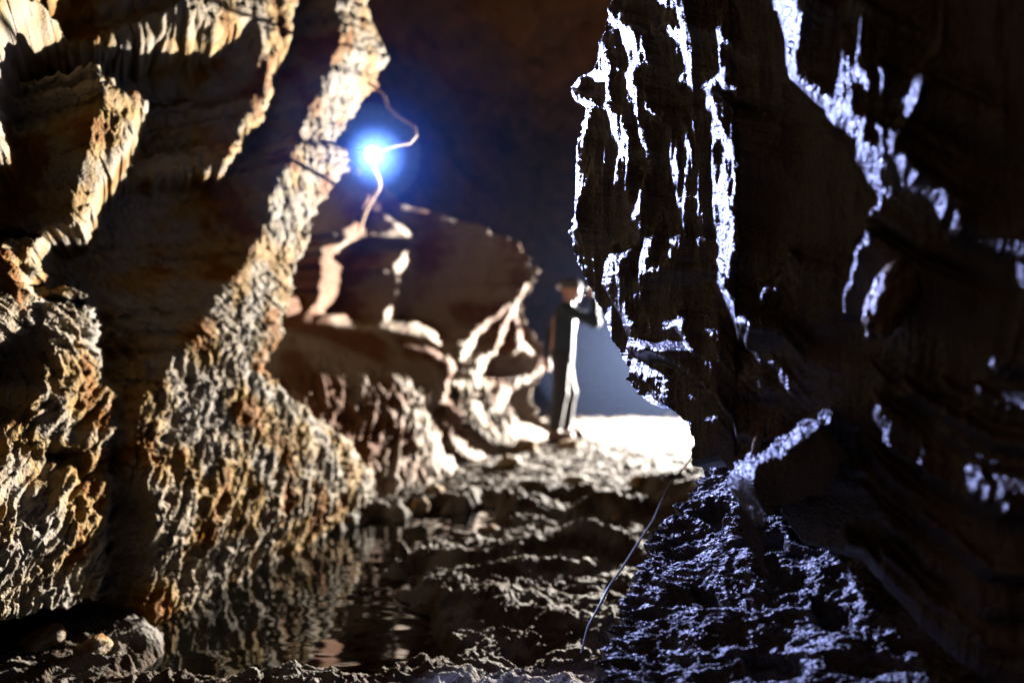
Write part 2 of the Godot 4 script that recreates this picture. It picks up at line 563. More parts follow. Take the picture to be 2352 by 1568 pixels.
# ---------------------------------------------------------------- the right hand rock
func right_rock() -> void:
	var plan := Plan.new(1260, -260, 3000, 1300)
	plan.stroke([1306, 204, 8, 1345, 240, 10, 1343, 272, 14, 1331, 317, 16, 1329, 372, 16, 1340, 430, 26, 1331, 498, 30, 1327, 544, 26])
	plan.stroke([1406, 23, 12, 1431, 59, 14, 1450, 80, 30, 1467, 104, 44, 1475, 140, 36, 1467, 181, 16, 1467, 227, 9, 1469, 272, 12, 1481, 340, 10, 1485, 399, 14, 1467, 444, 12, 1456, 498, 20, 1458, 551, 22])
	plan.stroke([1383, 82, 8, 1395, 131, 10, 1404, 181, 12, 1402, 249, 12, 1425, 295, 32, 1432, 340, 34, 1413, 372, 12, 1415, 430, 12])
	plan.stroke([1445, 350, 14, 1442, 408, 8, 1445, 476, 14, 1452, 530, 20])
	plan.stroke([1530, -200, 50, 1545, 0, 46, 1572, 45, 34, 1583, 91, 18])
	plan.stroke([1540, 30, 10, 1562, 113, 22, 1567, 150, 16, 1553, 190, 14])
	plan.stroke([1510, 40, 8, 1512, 80, 18, 1520, 96, 12])
	plan.stroke([1485, 249, 8, 1513, 281, 14, 1531, 340, 22, 1549, 399, 26, 1558, 453, 24, 1567, 521, 8])
	plan.stroke([1562, 276, 10, 1571, 340, 12, 1567, 408, 8])
	plan.stroke([1646, 217, 9, 1653, 272, 16, 1645, 300, 26, 1658, 340, 40, 1650, 385, 36, 1656, 453, 34, 1668, 520, 44, 1671, 573, 34, 1662, 632, 18, 1662, 664, 24, 1680, 709, 24, 1703, 750, 26, 1726, 795, 16])
	plan.stroke([1685, 281, 7, 1680, 362, 14, 1682, 420, 8, 1685, 476, 12])
	plan.stroke([1653, -100, 10, 1653, 45, 8, 1662, 136, 8, 1676, 195, 12])
	plan.stroke([1485, 559, 26, 1481, 609, 28, 1463, 650, 14])
	plan.stroke([1531, 550, 8, 1517, 614, 12, 1467, 650, 12, 1454, 686, 12])
	plan.stroke([1450, 570, 12, 1415, 610, 36, 1405, 650, 36, 1425, 700, 26, 1450, 760, 26])
	plan.stroke([1454, 777, 16, 1505, 805, 10, 1558, 831, 12, 1626, 886, 12, 1685, 945, 12], 0.8)
	plan.stroke([1458, 795, 26, 1482, 810, 22])
	plan.stroke([1450, 850, 10, 1470, 860, 8, 1500, 880, 6])
	plan.stroke([1821, 577, 10, 1807, 614, 14, 1766, 655, 16, 1753, 704, 10])
	plan.stroke([1739, 659, 18, 1745, 680, 10])
	plan.stroke([1560, 740, 10, 1600, 800, 8, 1640, 860, 8], 0.6)
	# fine drip ridges between the large ones
	var rng := RandomNumberGenerator.new()
	rng.seed = 11
	for k in 70:
		var y := rng.randf_range(-150, 900)
		var x := rng.randf_range(1345, 1700) + maxf(0, y - 500) * 0.35
		var line := []
		var wd := rng.randf_range(3.0, 7.0)
		for q in rng.randi_range(3, 6):
			line.append_array([x, y, wd * (1.0 if q > 0 else 0.4)])
			x += rng.randf_range(-7, 9) + maxf(0, y - 500) * 0.04
			y += rng.randf_range(14, 34)
		plan.stroke(line, rng.randf_range(0.35, 0.8))
	for k in 34:
		var y := rng.randf_range(820, 1420)
		var x := rng.randf_range(1900, 2330) + maxf(0, y - 1150) * 0.4
		plan.stroke([x, y, 3, x - rng.randf_range(-3, 6), y + rng.randf_range(8, 16), rng.randf_range(6, 15), x - rng.randf_range(-4, 14), y + rng.randf_range(22, 40), 4], rng.randf_range(0.4, 0.8))
	# further right, nearer the camera
	plan.stroke([1793, -120, 60, 1800, 5, 30, 1839, 30, 50, 1842, 90, 28, 1836, 140, 22, 1840, 172, 9, 1880, 214, 8, 1925, 245, 14])
	plan.stroke([1900, -150, 50, 1930, 0, 40, 1966, 59, 22, 1972, 113, 20, 1972, 180, 20, 1985, 230, 14])
	plan.stroke([1938, 68, 16, 1943, 159, 26, 1938, 240, 36])
	plan.stroke([1920, 245, 20, 1966, 290, 36, 1993, 344, 36, 2016, 385, 30, 2022, 430, 20])
	plan.stroke([2010, 150, 10, 2030, 190, 14, 2025, 230, 10])
	plan.stroke([2156, -150, 10, 2154, 0, 9, 2147, 68, 14, 2138, 118, 22, 2097, 159, 22, 2070, 204, 22, 2056, 254, 16])
	plan.stroke([2110, 190, 30, 2083, 254, 26, 2056, 317, 24, 2043, 362, 20])
	plan.stroke([2015, 290, 14, 2030, 330, 18, 2026, 370, 16])
	plan.stroke([2066, 380, 20, 2088, 420, 22])
	plan.stroke([2150, 450, 24, 2165, 500, 18])
	plan.stroke([2197, 490, 18, 2197, 530, 16])
	plan.stroke([2029, 444, 10, 2011, 498, 12])
	plan.stroke([2002, 532, 14, 1984, 573, 14, 1957, 650, 14, 1934, 727, 6])
	plan.stroke([2352, 600, 8, 2328, 777, 14, 2303, 840, 20])
	plan.soften(1)
	var edge := [[-260, 1430], [0, 1412], [60, 1396], [100, 1383], [160, 1364], [174, 1335], [200, 1306], [230, 1322], [248, 1345], [290, 1335], [340, 1328], [400, 1325], [470, 1327], [530, 1318], [580, 1325], [630, 1345], [690, 1370], [770, 1405], [815, 1430], [850, 1455], [870, 1447], [905, 1470], [925, 1500], [945, 1560], [975, 1588], [1010, 1600], [1060, 1600], [1100, 1580], [1300, 1560]]
	var pl := Plane_.new(0.23, 2.3, 0.8475, 1.156)
	var rough := func(b: Vector3, m: float) -> Vector3:
		var g := Vector3(b.x, b.y * 0.16, b.z)
		var big := noise_a.get_noise_3dv(Vector3(b.x, b.y * 0.5, b.z) * 1.1) * 0.05
		var r := noise_r.get_noise_3dv(g * 7.0) * (0.006 + 0.014 * m)
		var s := noise_r.get_noise_3dv(g * 20.0 + Vector3(1, 2, 3)) * (0.0015 + 0.0075 * m)
		return Vector3(big + r + s, 0, 0)
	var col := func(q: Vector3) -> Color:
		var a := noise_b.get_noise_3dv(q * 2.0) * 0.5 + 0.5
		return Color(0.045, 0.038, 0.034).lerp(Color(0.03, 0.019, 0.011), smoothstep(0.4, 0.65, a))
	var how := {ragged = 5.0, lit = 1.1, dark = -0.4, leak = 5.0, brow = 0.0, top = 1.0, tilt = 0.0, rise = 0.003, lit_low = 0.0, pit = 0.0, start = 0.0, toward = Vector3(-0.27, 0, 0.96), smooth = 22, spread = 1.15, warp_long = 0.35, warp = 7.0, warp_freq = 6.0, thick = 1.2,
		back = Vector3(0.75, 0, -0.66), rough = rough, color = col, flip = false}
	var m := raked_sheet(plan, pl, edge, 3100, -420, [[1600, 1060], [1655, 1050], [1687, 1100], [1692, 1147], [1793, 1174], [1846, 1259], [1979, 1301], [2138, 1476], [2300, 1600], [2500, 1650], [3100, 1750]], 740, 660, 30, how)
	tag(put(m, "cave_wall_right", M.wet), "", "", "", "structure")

# gravelly bank under the right hand rock
func right_bank() -> void:
	var plan := Plan.new(1340, 960, 2700, 1800)
	plan.outline([1340, 960, 2700, 960, 2700, 1800, 1340, 1800])
	plan.stroke([1500, 1320, 8, 1600, 1285, 16, 1700, 1250, 22, 1770, 1225, 12], -1)
	plan.outline([1690, 1255, 1745, 1225, 1800, 1230, 1800, 1262, 1740, 1275], 0.0)
	plan.outline([1600, 1180, 1640, 1160, 1680, 1175, 1650, 1215], 0.0)
	plan.outline([1580, 1340, 1640, 1360, 1650, 1390, 1610, 1380], 0.0)
	plan.outline([1700, 1500, 1800, 1490, 1850, 1540, 1740, 1568], 0.0)
	plan.outline([1860, 1360, 1950, 1400, 1960, 1470, 1890, 1440], 0.0)
	plan.soften(1)
	var edge := [[960, 1660], [1040, 1655], [1099, 1612], [1147, 1580], [1227, 1511], [1301, 1474], [1397, 1421], [1476, 1400], [1568, 1385], [1800, 1370]]
	var pl := Plane_.through(at(1640, 1020, 2.2), at(1400, 1500, 1.72), at(2100, 1480, 1.5))
	var along := Vector3(0.80, 0.30, 0.45)
	along = (along - pl.n * along.dot(pl.n)).normalized()
	var across := pl.n.cross(along)
	var rough := func(b: Vector3, m: float) -> Vector3:
		var g := Vector3(b.dot(along) * 0.45, b.dot(pl.n), b.dot(across))
		g += Vector3(noise_w.get_noise_3dv(b * 3.0), 0, noise_w.get_noise_3dv(b * 3.0 + Vector3(2, 2, 2))) * 0.02
		var big := noise_a.get_noise_3dv(b * 2.0) * 0.05
		var r := noise_r.get_noise_3dv(g * 9.0) * 0.016
		var s := noise_r.get_noise_3dv(g * 24.0 + Vector3(1, 2, 3)) * 0.009
		var t := noise_c.get_noise_3dv(b * 14.0) * 0.008
		return Vector3(big + r + s + t, 0, 0)
	var col := func(q: Vector3) -> Color:
		var a := noise_b.get_noise_3dv(q * 3.0) * 0.5 + 0.5
		return Color(0.085, 0.081, 0.078).lerp(Color(0.042, 0.037, 0.034), smoothstep(0.4, 0.65, a))
	var how := {ragged = 34.0, lit = 0.0, dark = 0.0, leak = 0.0, brow = 0.0, top = 1.0, tilt = 0.0, rise = 0.01, lit_low = 0.0, pit = 0.04, start = 0.0, toward = pl.n, smooth = 1, spread = 1.2, warp_long = 1.0, warp = 9.0, warp_freq = 7.0, thick = 0.8,
		back = Vector3(0.25, -0.9, -0.3), rough = rough, color = col, flip = false}
	var shelf := Plan.new(1600, 900, 2000, 1200)
	shelf.outline([1600, 900, 2000, 900, 2000, 1200, 1600, 1200])
	var spl := Plane_.through(at(1690, 1092, 1.69), at(1880, 968, 1.5), at(1762, 1004, 1.88))
	var show := how.duplicate()
	show.merge({toward = spl.n, ragged = 8.0, thick = 0.07, back = Vector3(-0.1, -1.0, -0.1), warp = 4.0, spread = 1.0}, true)
	var sm := raked_sheet(shelf, spl, [[940, 1840], [980, 1800], [1004, 1764], [1050, 1726], [1090, 1690], [1110, 1684]], 1905, 940, [[1684, 1108], [1719, 1096], [1793, 1042], [1889, 972], [1905, 958]], 110, 90, 8, show)
	tag(put(sm, "cave_ledge", M.gravel), "", "", "", "structure")
	var m := raked_sheet(plan, pl, edge, 2650, 970, [[1340, 1790], [2700, 1790]], 520, 420, 24, how)
	tag(put(m, "cave_bank", M.gravel), "", "", "", "structure")

# ---------------------------------------------------------------- shell of the passage
func noisy_strip(plan_pts: Array, y0: float, y1: float, nu: int, nv: int, amp: float, flip: bool, col: Color) -> ArrayMesh:
	var cv := Curve3D.new()
	for q in plan_pts: cv.add_point(Vector3(q[0], 0, -q[1]))
	var len_ := cv.get_baked_length()
	var p := PackedVector3Array()
	var c := PackedColorArray()
	for j in nv:
		for i in nu:
			var b := cv.sample_baked(len_ * i / (nu - 1))
			b.y = lerpf(y0, y1, float(j) / (nv - 1))
			var d := Vector3(noise_r.get_noise_3dv(b * 0.5), noise_r.get_noise_3dv(b * 0.5 + Vector3(5, 5, 5)) * 0.4, noise_r.get_noise_3dv(b * 0.5 + Vector3(9, 1, 3)))
			var e := noise_r.get_noise_3dv(b * 2.0) * 0.25
			p.append(b + d * amp + Vector3(e, 0, e) * amp)
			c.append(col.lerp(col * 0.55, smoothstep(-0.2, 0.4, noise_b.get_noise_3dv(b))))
	return grid_mesh(nu, nv, p, c, flip)

func passage_shell() -> void:
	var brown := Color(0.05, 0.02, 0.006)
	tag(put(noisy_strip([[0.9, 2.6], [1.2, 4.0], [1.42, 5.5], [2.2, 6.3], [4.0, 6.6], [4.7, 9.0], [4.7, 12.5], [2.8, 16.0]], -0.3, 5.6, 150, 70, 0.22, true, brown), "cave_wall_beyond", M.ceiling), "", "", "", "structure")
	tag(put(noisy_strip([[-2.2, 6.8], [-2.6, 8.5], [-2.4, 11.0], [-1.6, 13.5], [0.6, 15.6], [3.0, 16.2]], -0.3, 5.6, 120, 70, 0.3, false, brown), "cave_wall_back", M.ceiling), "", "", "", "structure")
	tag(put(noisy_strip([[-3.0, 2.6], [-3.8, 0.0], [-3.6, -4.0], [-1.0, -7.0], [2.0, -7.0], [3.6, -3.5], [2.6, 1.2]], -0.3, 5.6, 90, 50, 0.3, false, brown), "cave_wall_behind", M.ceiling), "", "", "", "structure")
	# ceiling
	var nu := 160
	var nv := 220
	var p := PackedVector3Array()
	var c := PackedColorArray()
	for j in nv:
		for i in nu:
			var b := Vector3(lerpf(-5, 5, float(i) / (nu - 1)), 0, lerpf(8, -18, float(j) / (nv - 1)))
			b.y = 5.1 + noise_r.get_noise_3dv(b * 0.45) * 0.35 + noise_r.get_noise_3dv(b * Vector3(0.9, 1, 2.2)) * 0.12 - absf(b.x) * 0.08
			p.append(b)
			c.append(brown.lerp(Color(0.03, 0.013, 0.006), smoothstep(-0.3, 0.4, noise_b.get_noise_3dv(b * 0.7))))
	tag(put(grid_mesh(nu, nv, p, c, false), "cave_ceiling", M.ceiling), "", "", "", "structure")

# ---------------------------------------------------------------- floor
var channel := PackedVector2Array([Vector2(-2.1, 4.0), Vector2(-1.7, 3.2), Vector2(-1.2, 2.5), Vector2(-0.35, 2.5), Vector2(-0.35, 3.1), Vector2(-0.65, 3.8), Vector2(-0.2, 4.4), Vector2(0.0, 5.1), Vector2(-0.6, 5.0), Vector2(-1.2, 4.3)])

func edge_distance(q: Vector2) -> float:
	var best := 1e9
	for k in channel.size():
		best = minf(best, q.distance_to(Geometry2D.get_closest_point_to_segment(q, channel[k], channel[(k + 1) % channel.size()])))
	return -best if Geometry2D.is_point_in_polygon(q, channel) else best

func floor_height(x: float, d: float) -> float:
	var b := Vector3(x, 0, d)
	var y := 0.0
	# rubble slope at the foot of the left wall
	var wall := lerp_table([[2.89, -2.3], [4.15, -2.07], [4.67, -1.67], [5.67, -1.28], [6.25, -1.0], [8.2, -0.04], [9.0, 0.3]], d)
	var g := wall + 0.35 - x + noise_a.get_noise_3dv(b * 0.6) * 0.12
	var slope := maxf(0.0, g)
	y += minf(slope * 1.2, 1.1) * smoothstep(3.4, 4.2, d) * smoothstep(9.2, 7.8, d)
	y += slope * 0.35 * smoothstep(4.2, 3.4, d)
	y += clampf((x - 0.9) * 0.6, 0.0, 0.4) * smoothstep(6.0, 4.5, d)
	# low ribs of rock across the floor
	var w := noise_a.get_noise_3dv(b * 0.5)
	var w2 := noise_a.get_noise_3dv(b * 0.8 + Vector3(3, 0, 8))
	for rib in [[4.8, 0.25, 0.17, 0.1], [3.85, -0.1, 0.19, 0.08], [3.2, 0.1, 0.15, 0.05]]:
		y += rib[3] * clampf(0.9 + w2 * 1.2, 0.3, 1.3) * exp(-pow((d - rib[0] - w * 0.9 - w2 * 0.35 - x * rib[1]) / rib[2], 2)) * smoothstep(-0.6, 0.1, x)
	# stream bed
	var e := edge_distance(Vector2(x, d) + Vector2(noise_w.get_noise_3dv(b), noise_w.get_noise_3dv(b + Vector3(3, 3, 3))) * 0.18)
	y -= 0.22 * smoothstep(0.12, -0.14, e)
	return y

func cave_floor() -> void:
	var nu := 600
	var nv := 640
	var p := PackedVector3Array()
	var c := PackedColorArray()
	p.resize(nu * nv)
	c.resize(nu * nv)
	for j in nv:
		var d := 1.25 * pow(14.0, float(j) / (nv - 1))
		for i in nu:
			var e := lerpf(-1.0, 1.0, float(i) / (nu - 1))
			var x := e * (0.55 * d + 0.1) - 0.16 * d + signf(e) * pow(absf(e), 9.0) * 3.0
			var b := Vector3(x, 0, -d)
			var y := floor_height(x, d)
			var dry := smoothstep(-0.2, 0.0, y)
			var slope := smoothstep(0.0, 0.25, y) * smoothstep(0.3, -0.2, x)
			var g := Vector3(b.x + y * 0.2, y * 0.5, b.z + y * 0.3)
			g += Vector3(noise_w.get_noise_3dv(g), noise_w.get_noise_3dv(g + Vector3(4, 4, 4)), noise_w.get_noise_3dv(g + Vector3(8, 1, 6))) * 0.16
			var n := noise_r.get_noise_3dv(g * 1.7) * (0.03 + 0.03 * slope)
			n -= pow(clampf(-noise_c.get_noise_3dv(g * 3.6), 0.0, 1.0), 3.0) * (0.015 + 0.16 * slope)
			n += noise_r.get_noise_3dv(g * 2.6) * 0.018 * smoothstep(5.6, 6.6, d)
			n += noise_r.get_noise_3dv(g * 6.0) * (0.02 + 0.035 * slope) + noise_r.get_noise_3dv(g * 14.0) * 0.018 * slope
			y += n * lerpf(0.35, 1.0, dry)
			p[j * nu + i] = Vector3(b.x + n * 0.5 * slope, y, b.z)
			var grit := smoothstep(-0.25, 0.35, noise_b.get_noise_3dv(Vector3(x, y, d) * 1.4))
			var col := Color(0.036, 0.026, 0.017).lerp(Color(0.085, 0.077, 0.066), grit)
			c[j * nu + i] = col
	tag(put(grid_mesh(nu, nv, p, c, false), "cave_floor", M.floor), "", "", "", "structure")

func water() -> void:
	var nu := 160
	var nv := 160
	var p := PackedVector3Array()
	for j in nv:
		for i in nu:
			var b := Vector3(lerpf(-2.6, 0.4, float(i) / (nu - 1)), 0, lerpf(-2.2, -5.6, float(j) / (nv - 1)))
			b.y = -0.06 + noise_w.get_noise_3dv(b * Vector3(0.8, 1, 2.0)) * 0.0022
			p.append(b)
	var m := StandardMaterial3D.new()
	m.albedo_color = Color(0.02, 0.018, 0.012)
	m.roughness = 0.03
	m.metallic_specular = 0.6
	tag(put(grid_mesh(nu, nv, p, PackedColorArray(), false), "stream_water", m), "", "", "", "structure")

# ---------------------------------------------------------------- tubes and stones
func tube(pts: Array, radius: float, sides := 8, steps := 60) -> ArrayMesh:
	var cv := Curve3D.new()
	for k in pts.size():
		var t := Vector3.ZERO
		if k > 0 and k < pts.size() - 1: t = (pts[k + 1] - pts[k - 1]) * 0.17
		cv.add_point(pts[k], -t, t)
	var len_ := cv.get_baked_length()
	var p := PackedVector3Array()
	for j in steps:
		var q := cv.sample_baked(len_ * j / (steps - 1))
		var d := (cv.sample_baked(minf(len_, len_ * j / (steps - 1) + 0.01)) - cv.sample_baked(maxf(0, len_ * j / (steps - 1) - 0.01))).normalized()
		var a := d.cross(Vector3(0.3, 0.2, 1)).normalized()
		var b := d.cross(a)
		var r := radius * (1.0 + 0.25 * noise_w.get_noise_3dv(q * 6.0))
		for i in sides + 1:
			p.append(q + (a * cos(TAU * i / sides) + b * sin(TAU * i / sides)) * r)
	return grid_mesh(sides + 1, steps, p, PackedColorArray(), false)

func stone_mesh(seed_: int, size: Vector3, rough: float, nu := 28, nv := 18, facet := 2.2) -> ArrayMesh:
	var p := PackedVector3Array()
	var c := PackedColorArray()
	var off := Vector3(seed_ * 3.7, seed_ * 1.3, seed_ * 2.1)
	for j in nv:
		var th := PI * j / (nv - 1)
		for i in nu:
			var ph := TAU * i / (nu - 1)
			var u := Vector3(sin(th) * cos(ph), cos(th), sin(th) * sin(ph))
			# squarish lump with noise
			var k := 1.0 / pow(pow(absf(u.x), facet) + pow(absf(u.y), facet) + pow(absf(u.z), facet), 1.0 / facet)
			k *= 1.0 + rough * (noise_a.get_noise_3dv(u * 0.5 + off) * 0.7 + noise_r.get_noise_3dv(u * 0.9 + off) * 0.25)
			p.append(u * k * size)
			c.append(wall_color(u * 0.4 + off))
	return grid_mesh(nu, nv, p, c, true)

# ---------------------------------------------------------------- figure
# distance field of tapered capsules, joined smoothly and meshed as surface nets
func capsules(st: SurfaceTool, bones: Array, cell: float, k: float, cut_low := -1e9, cut_high := 1e9) -> void:
	var lo := Vector3(1e9, 1e9, 1e9)
	var hi := -lo
	for b in bones:
		var r: float = maxf(b[2], b[3]) + cell * 3.0 + k
		lo = lo.min((b[0] as Vector3).min(b[1]) - Vector3.ONE * r)
		hi = hi.max((b[0] as Vector3).max(b[1]) + Vector3.ONE * r)
	var nx := int((hi.x - lo.x) / cell) + 2
	var ny := int((hi.y - lo.y) / cell) + 2
	var nz := int((hi.z - lo.z) / cell) + 2
	var f := PackedFloat32Array()
	f.resize(nx * ny * nz)
	f.fill(1.0)
	for b in bones:
		var A: Vector3 = b[0]
		var B: Vector3 = b[1]
		var ra: float = b[2]
		var rb: float = b[3]
		var r := maxf(ra, rb) + k + cell * 2.0
		var ab := B - A
		var l2 := maxf(ab.length_squared(), 1e-8)
		var i0 := ((A.min(B) - Vector3.ONE * r - lo) / cell).floor()
		var i1 := ((A.max(B) + Vector3.ONE * r - lo) / cell).ceil()
		for z in range(maxi(0, int(i0.z)), mini(nz, int(i1.z) + 1)):
			for y in range(maxi(0, int(i0.y)), mini(ny, int(i1.y) + 1)):
				for x in range(maxi(0, int(i0.x)), mini(nx, int(i1.x) + 1)):
					var q := lo + Vector3(x, y, z) * cell
					var t := clampf((q - A).dot(ab) / l2, 0, 1)
					var d := q.distance_to(A + ab * t) - lerpf(ra, rb, t)
					var n := (z * ny + y) * nx + x
					var o := f[n]
					var h := maxf(k - absf(o - d), 0.0) / k
					f[n] = minf(o, d) - h * h * k * 0.25
	if cut_low > -1e8 or cut_high < 1e8:
		for z in nz:
			for y in ny:
				var wy := lo.y + y * cell
				var d := maxf(cut_low - wy, wy - cut_high)
				for x in nx:
					var n := (z * ny + y) * nx + x
					f[n] = maxf(f[n], d)
	var id := PackedInt32Array()
	id.resize(nx * ny * nz)
	id.fill(-1)
	var verts := PackedVector3Array()
	var off := [0, 1, nx, nx + 1, nx * ny, nx * ny + 1, nx * ny + nx, nx * ny + nx + 1]
	var dv := [Vector3(0, 0, 0), Vector3(1, 0, 0), Vector3(0, 1, 0), Vector3(1, 1, 0), Vector3(0, 0, 1), Vector3(1, 0, 1), Vector3(0, 1, 1), Vector3(1, 1, 1)]
	var pairs := [[0, 1], [2, 3], [4, 5], [6, 7], [0, 2], [1, 3], [4, 6], [5, 7], [0, 4], [1, 5], [2, 6], [3, 7]]
	for z in nz - 1:
		for y in ny - 1:
			for x in nx - 1:
				var n := (z * ny + y) * nx + x
				var neg := 0
				for e in off:
					if f[n + e] < 0: neg += 1
				if neg == 0 or neg == 8: continue
				var sum := Vector3.ZERO
				var cnt := 0
				for pr in pairs:
					var a: float = f[n + off[pr[0]]]
					var b: float = f[n + off[pr[1]]]
					if (a < 0) != (b < 0):
						sum += (dv[pr[0]] as Vector3).lerp(dv[pr[1]], a / (a - b))
						cnt += 1
				id[n] = verts.size()
				verts.append(lo + (Vector3(x, y, z) + sum / cnt) * cell)
	for z in range(1, nz - 1):
		for y in range(1, ny - 1):
			for x in range(1, nx - 1):
				var n := (z * ny + y) * nx + x
				var a := f[n]
				if (a < 0) != (f[n + 1] < 0): quad(st, verts, id[n], id[n - nx], id[n - nx - nx * ny], id[n - nx * ny], a < 0)
				if (a < 0) != (f[n + nx] < 0): quad(st, verts, id[n], id[n - nx * ny], id[n - 1 - nx * ny], id[n - 1], a < 0)
				if (a < 0) != (f[n + nx * ny] < 0): quad(st, verts, id[n], id[n - 1], id[n - 1 - nx], id[n - nx], a < 0)

func quad(st: SurfaceTool, v: PackedVector3Array, a: int, b: int, c: int, d: int, turn: bool) -> void:
	if a < 0 or b < 0 or c < 0 or d < 0: return
	var q := [a, b, c, a, c, d] if turn else [a, c, b, a, d, c]
	for k in q: st.add_vertex(v[k])

func start() -> SurfaceTool:
	var st := SurfaceTool.new()
	st.begin(Mesh.PRIMITIVE_TRIANGLES)
	st.set_smooth_group(0)
	return st

func finish(st: SurfaceTool) -> ArrayMesh:
	st.index()
	st.generate_normals()
	return st.commit()

func person() -> void:
	var foot := Vector3(0.52, 0, -8.0)
	foot.y = floor_height(foot.x, 8.0) + 0.035
	var t := thing("person", foot)
	tag(t, "person in a dark blue jacket and cap raising one arm to the head", "person")
	var V := func(x: float, y: float, z: float) -> Vector3: return Vector3(x, y, z)
	var pelvis := Vector3(0.02, 0.93, 0)
	var chest := Vector3(0.05, 1.28, 0)
	var neck := Vector3(0.09, 1.46, 0)
	var head := Vector3(0.13, 1.61, 0)
	var hips := [Vector3(0.02, 0.9, 0.09), Vector3(0.03, 0.9, -0.09)]
	var knees := [Vector3(0.0, 0.5, 0.11), Vector3(0.11, 0.5, -0.1)]
	var ankles := [Vector3(-0.06, 0.09, 0.12), Vector3(0.07, 0.09, -0.12)]
	var shoulder := [Vector3(0.07, 1.4, 0.19), Vector3(0.06, 1.4, -0.19)]
	var elbow := [Vector3(0.36, 1.27, 0.2), Vector3(-0.1, 1.12, -0.24)]
	var wrist := [Vector3(0.36, 1.53, 0.13), Vector3(-0.13, 0.88, -0.24)]
	# body: trunk and limbs under the clothes, head and hands in finer grids
	var st := start()
	var bones := []
	for k in 2:
		bones.append([hips[k], knees[k], 0.075, 0.05])
		bones.append([knees[k], ankles[k], 0.05, 0.035])
		bones.append([shoulder[k], elbow[k], 0.045, 0.036])
		bones.append([elbow[k], wrist[k], 0.036, 0.026])
		bones.append([pelvis, hips[k], 0.1, 0.08])
		bones.append([chest, shoulder[k], 0.09, 0.055])
	bones.append([pelvis, chest, 0.12, 0.125])
	bones.append([chest + Vector3(0.01, 0.1, 0), neck, 0.08, 0.055])
	bones.append([neck, head - Vector3(0.01, 0.05, 0), 0.055, 0.055])
	capsules(st, bones, 0.018, 0.05)
	var face := [
		[head + Vector3(-0.015, 0.03, 0), head + Vector3(0.015, 0.02, 0), 0.092, 0.085],
		[head + Vector3(0.0, -0.03, 0), head + Vector3(0.045, -0.085, 0), 0.068, 0.036],
		[head + Vector3(0.085, 0.015, 0), head + Vector3(0.105, -0.022, 0), 0.012, 0.017],
		[head + Vector3(0.07, 0.03, 0.03), head + Vector3(0.07, 0.03, -0.03), 0.02, 0.02],
		[head + Vector3(0.075, -0.055, 0.02), head + Vector3(0.075, -0.055, -0.02), 0.013, 0.013],
		[head + Vector3(-0.005, 0.005, 0.083), head + Vector3(-0.015, -0.03, 0.08), 0.017, 0.012],
		[head + Vector3(-0.005, 0.005, -0.083), head + Vector3(-0.015, -0.03, -0.08), 0.017, 0.012],
		[head + Vector3(-0.01, -0.05, 0), neck, 0.055, 0.056]]
	capsules(st, face, 0.006, 0.018)
	for k in 2:
		# raised hand: palm up the brow; hanging hand: fingers down, slightly curled
		var w: Vector3 = wrist[k]
		var fw: Vector3 = Vector3(-0.35, 0.9, -0.22).normalized() if k == 0 else Vector3(0.1, -1, 0).normalized()
		var sd: Vector3 = Vector3(0.2, 0.3, 0.93) if k == 0 else Vector3(1, 0.1, 0.1)
		sd = (sd - fw * sd.dot(fw)).normalized()
		var nm := fw.cross(sd)
		var hand := [[w, w + fw * 0.05, 0.026, 0.024]]
		for i in 4:
			var root := w + fw * 0.085 + sd * (i - 1.5) * 0.021
			hand.append([w + fw * 0.03 + sd * (i - 1.5) * 0.016, root, 0.015, 0.0115])
			var ln: float = [0.036, 0.042, 0.039, 0.03][i]
			var mid := root + (fw + nm * 0.3).normalized() * ln
			var tip := mid + (fw + nm * 0.9).normalized() * ln * 0.85
			hand.append([root, mid, 0.0105, 0.0095])
			hand.append([mid, tip, 0.0095, 0.008])
		var tb := w + fw * 0.03 - sd * 0.03
		hand.append([w + fw * 0.02, tb, 0.018, 0.014])
		hand.append([tb, tb + (fw - sd * 0.8 + nm * 0.4).normalized() * 0.04, 0.0125, 0.011])
		hand.append([tb + (fw - sd * 0.8 + nm * 0.4).normalized() * 0.04, tb + (fw - sd * 0.5 + nm * 0.6).normalized() * 0.068, 0.011, 0.009])
		capsules(st, hand, 0.005, 0.006)
	var skin := plain(Color(0.3, 0.17, 0.12), 0.55)
	skin.subsurf_scatter_enabled = true
	skin.subsurf_scatter_strength = 0.1
	put(finish(st), "body", skin, t)
	for s in [-1, 1]:
		var em := SphereMesh.new()
		em.radius = 0.011; em.height = 0.022
		put(em, "eye", plain(Color(0.05, 0.04, 0.04), 0.2), t, head + Vector3(0.083, 0.008, 0.032 * s))
	# clothes
	var cloth := plain(Color(0.009, 0.016, 0.028), 0.8)
	st = start()
	var jb := [[pelvis + Vector3(0.01, -0.06, 0.06), chest + Vector3(0, 0.02, 0.07), 0.115, 0.115], [pelvis + Vector3(0.01, -0.06, -0.06), chest + Vector3(0, 0.02, -0.07), 0.115, 0.115],
		[shoulder[0], shoulder[1], 0.075, 0.075], [chest + Vector3(0.01, 0.1, 0), neck + Vector3(0, 0.0, 0), 0.1, 0.068]]
	for k in 2:
		jb.append([shoulder[k], elbow[k], 0.068, 0.055])
		jb.append([elbow[k], wrist[k] + (elbow[k] - wrist[k]) * 0.08, 0.055, 0.043])
	capsules(st, jb, 0.015, 0.05, 0.8)
	put(finish(st), "jacket", cloth, t)
	st = start()
	var tb2 := [[pelvis + Vector3(0, 0, 0.04), pelvis + Vector3(0, 0, -0.04), 0.125, 0.125]]
	for k in 2:
		tb2.append([hips[k], knees[k], 0.105, 0.08])
		tb2.append([knees[k], ankles[k] + Vector3(0, 0.04, 0), 0.082, 0.072])
	capsules(st, tb2, 0.015, 0.04, 0.12, 1.0)
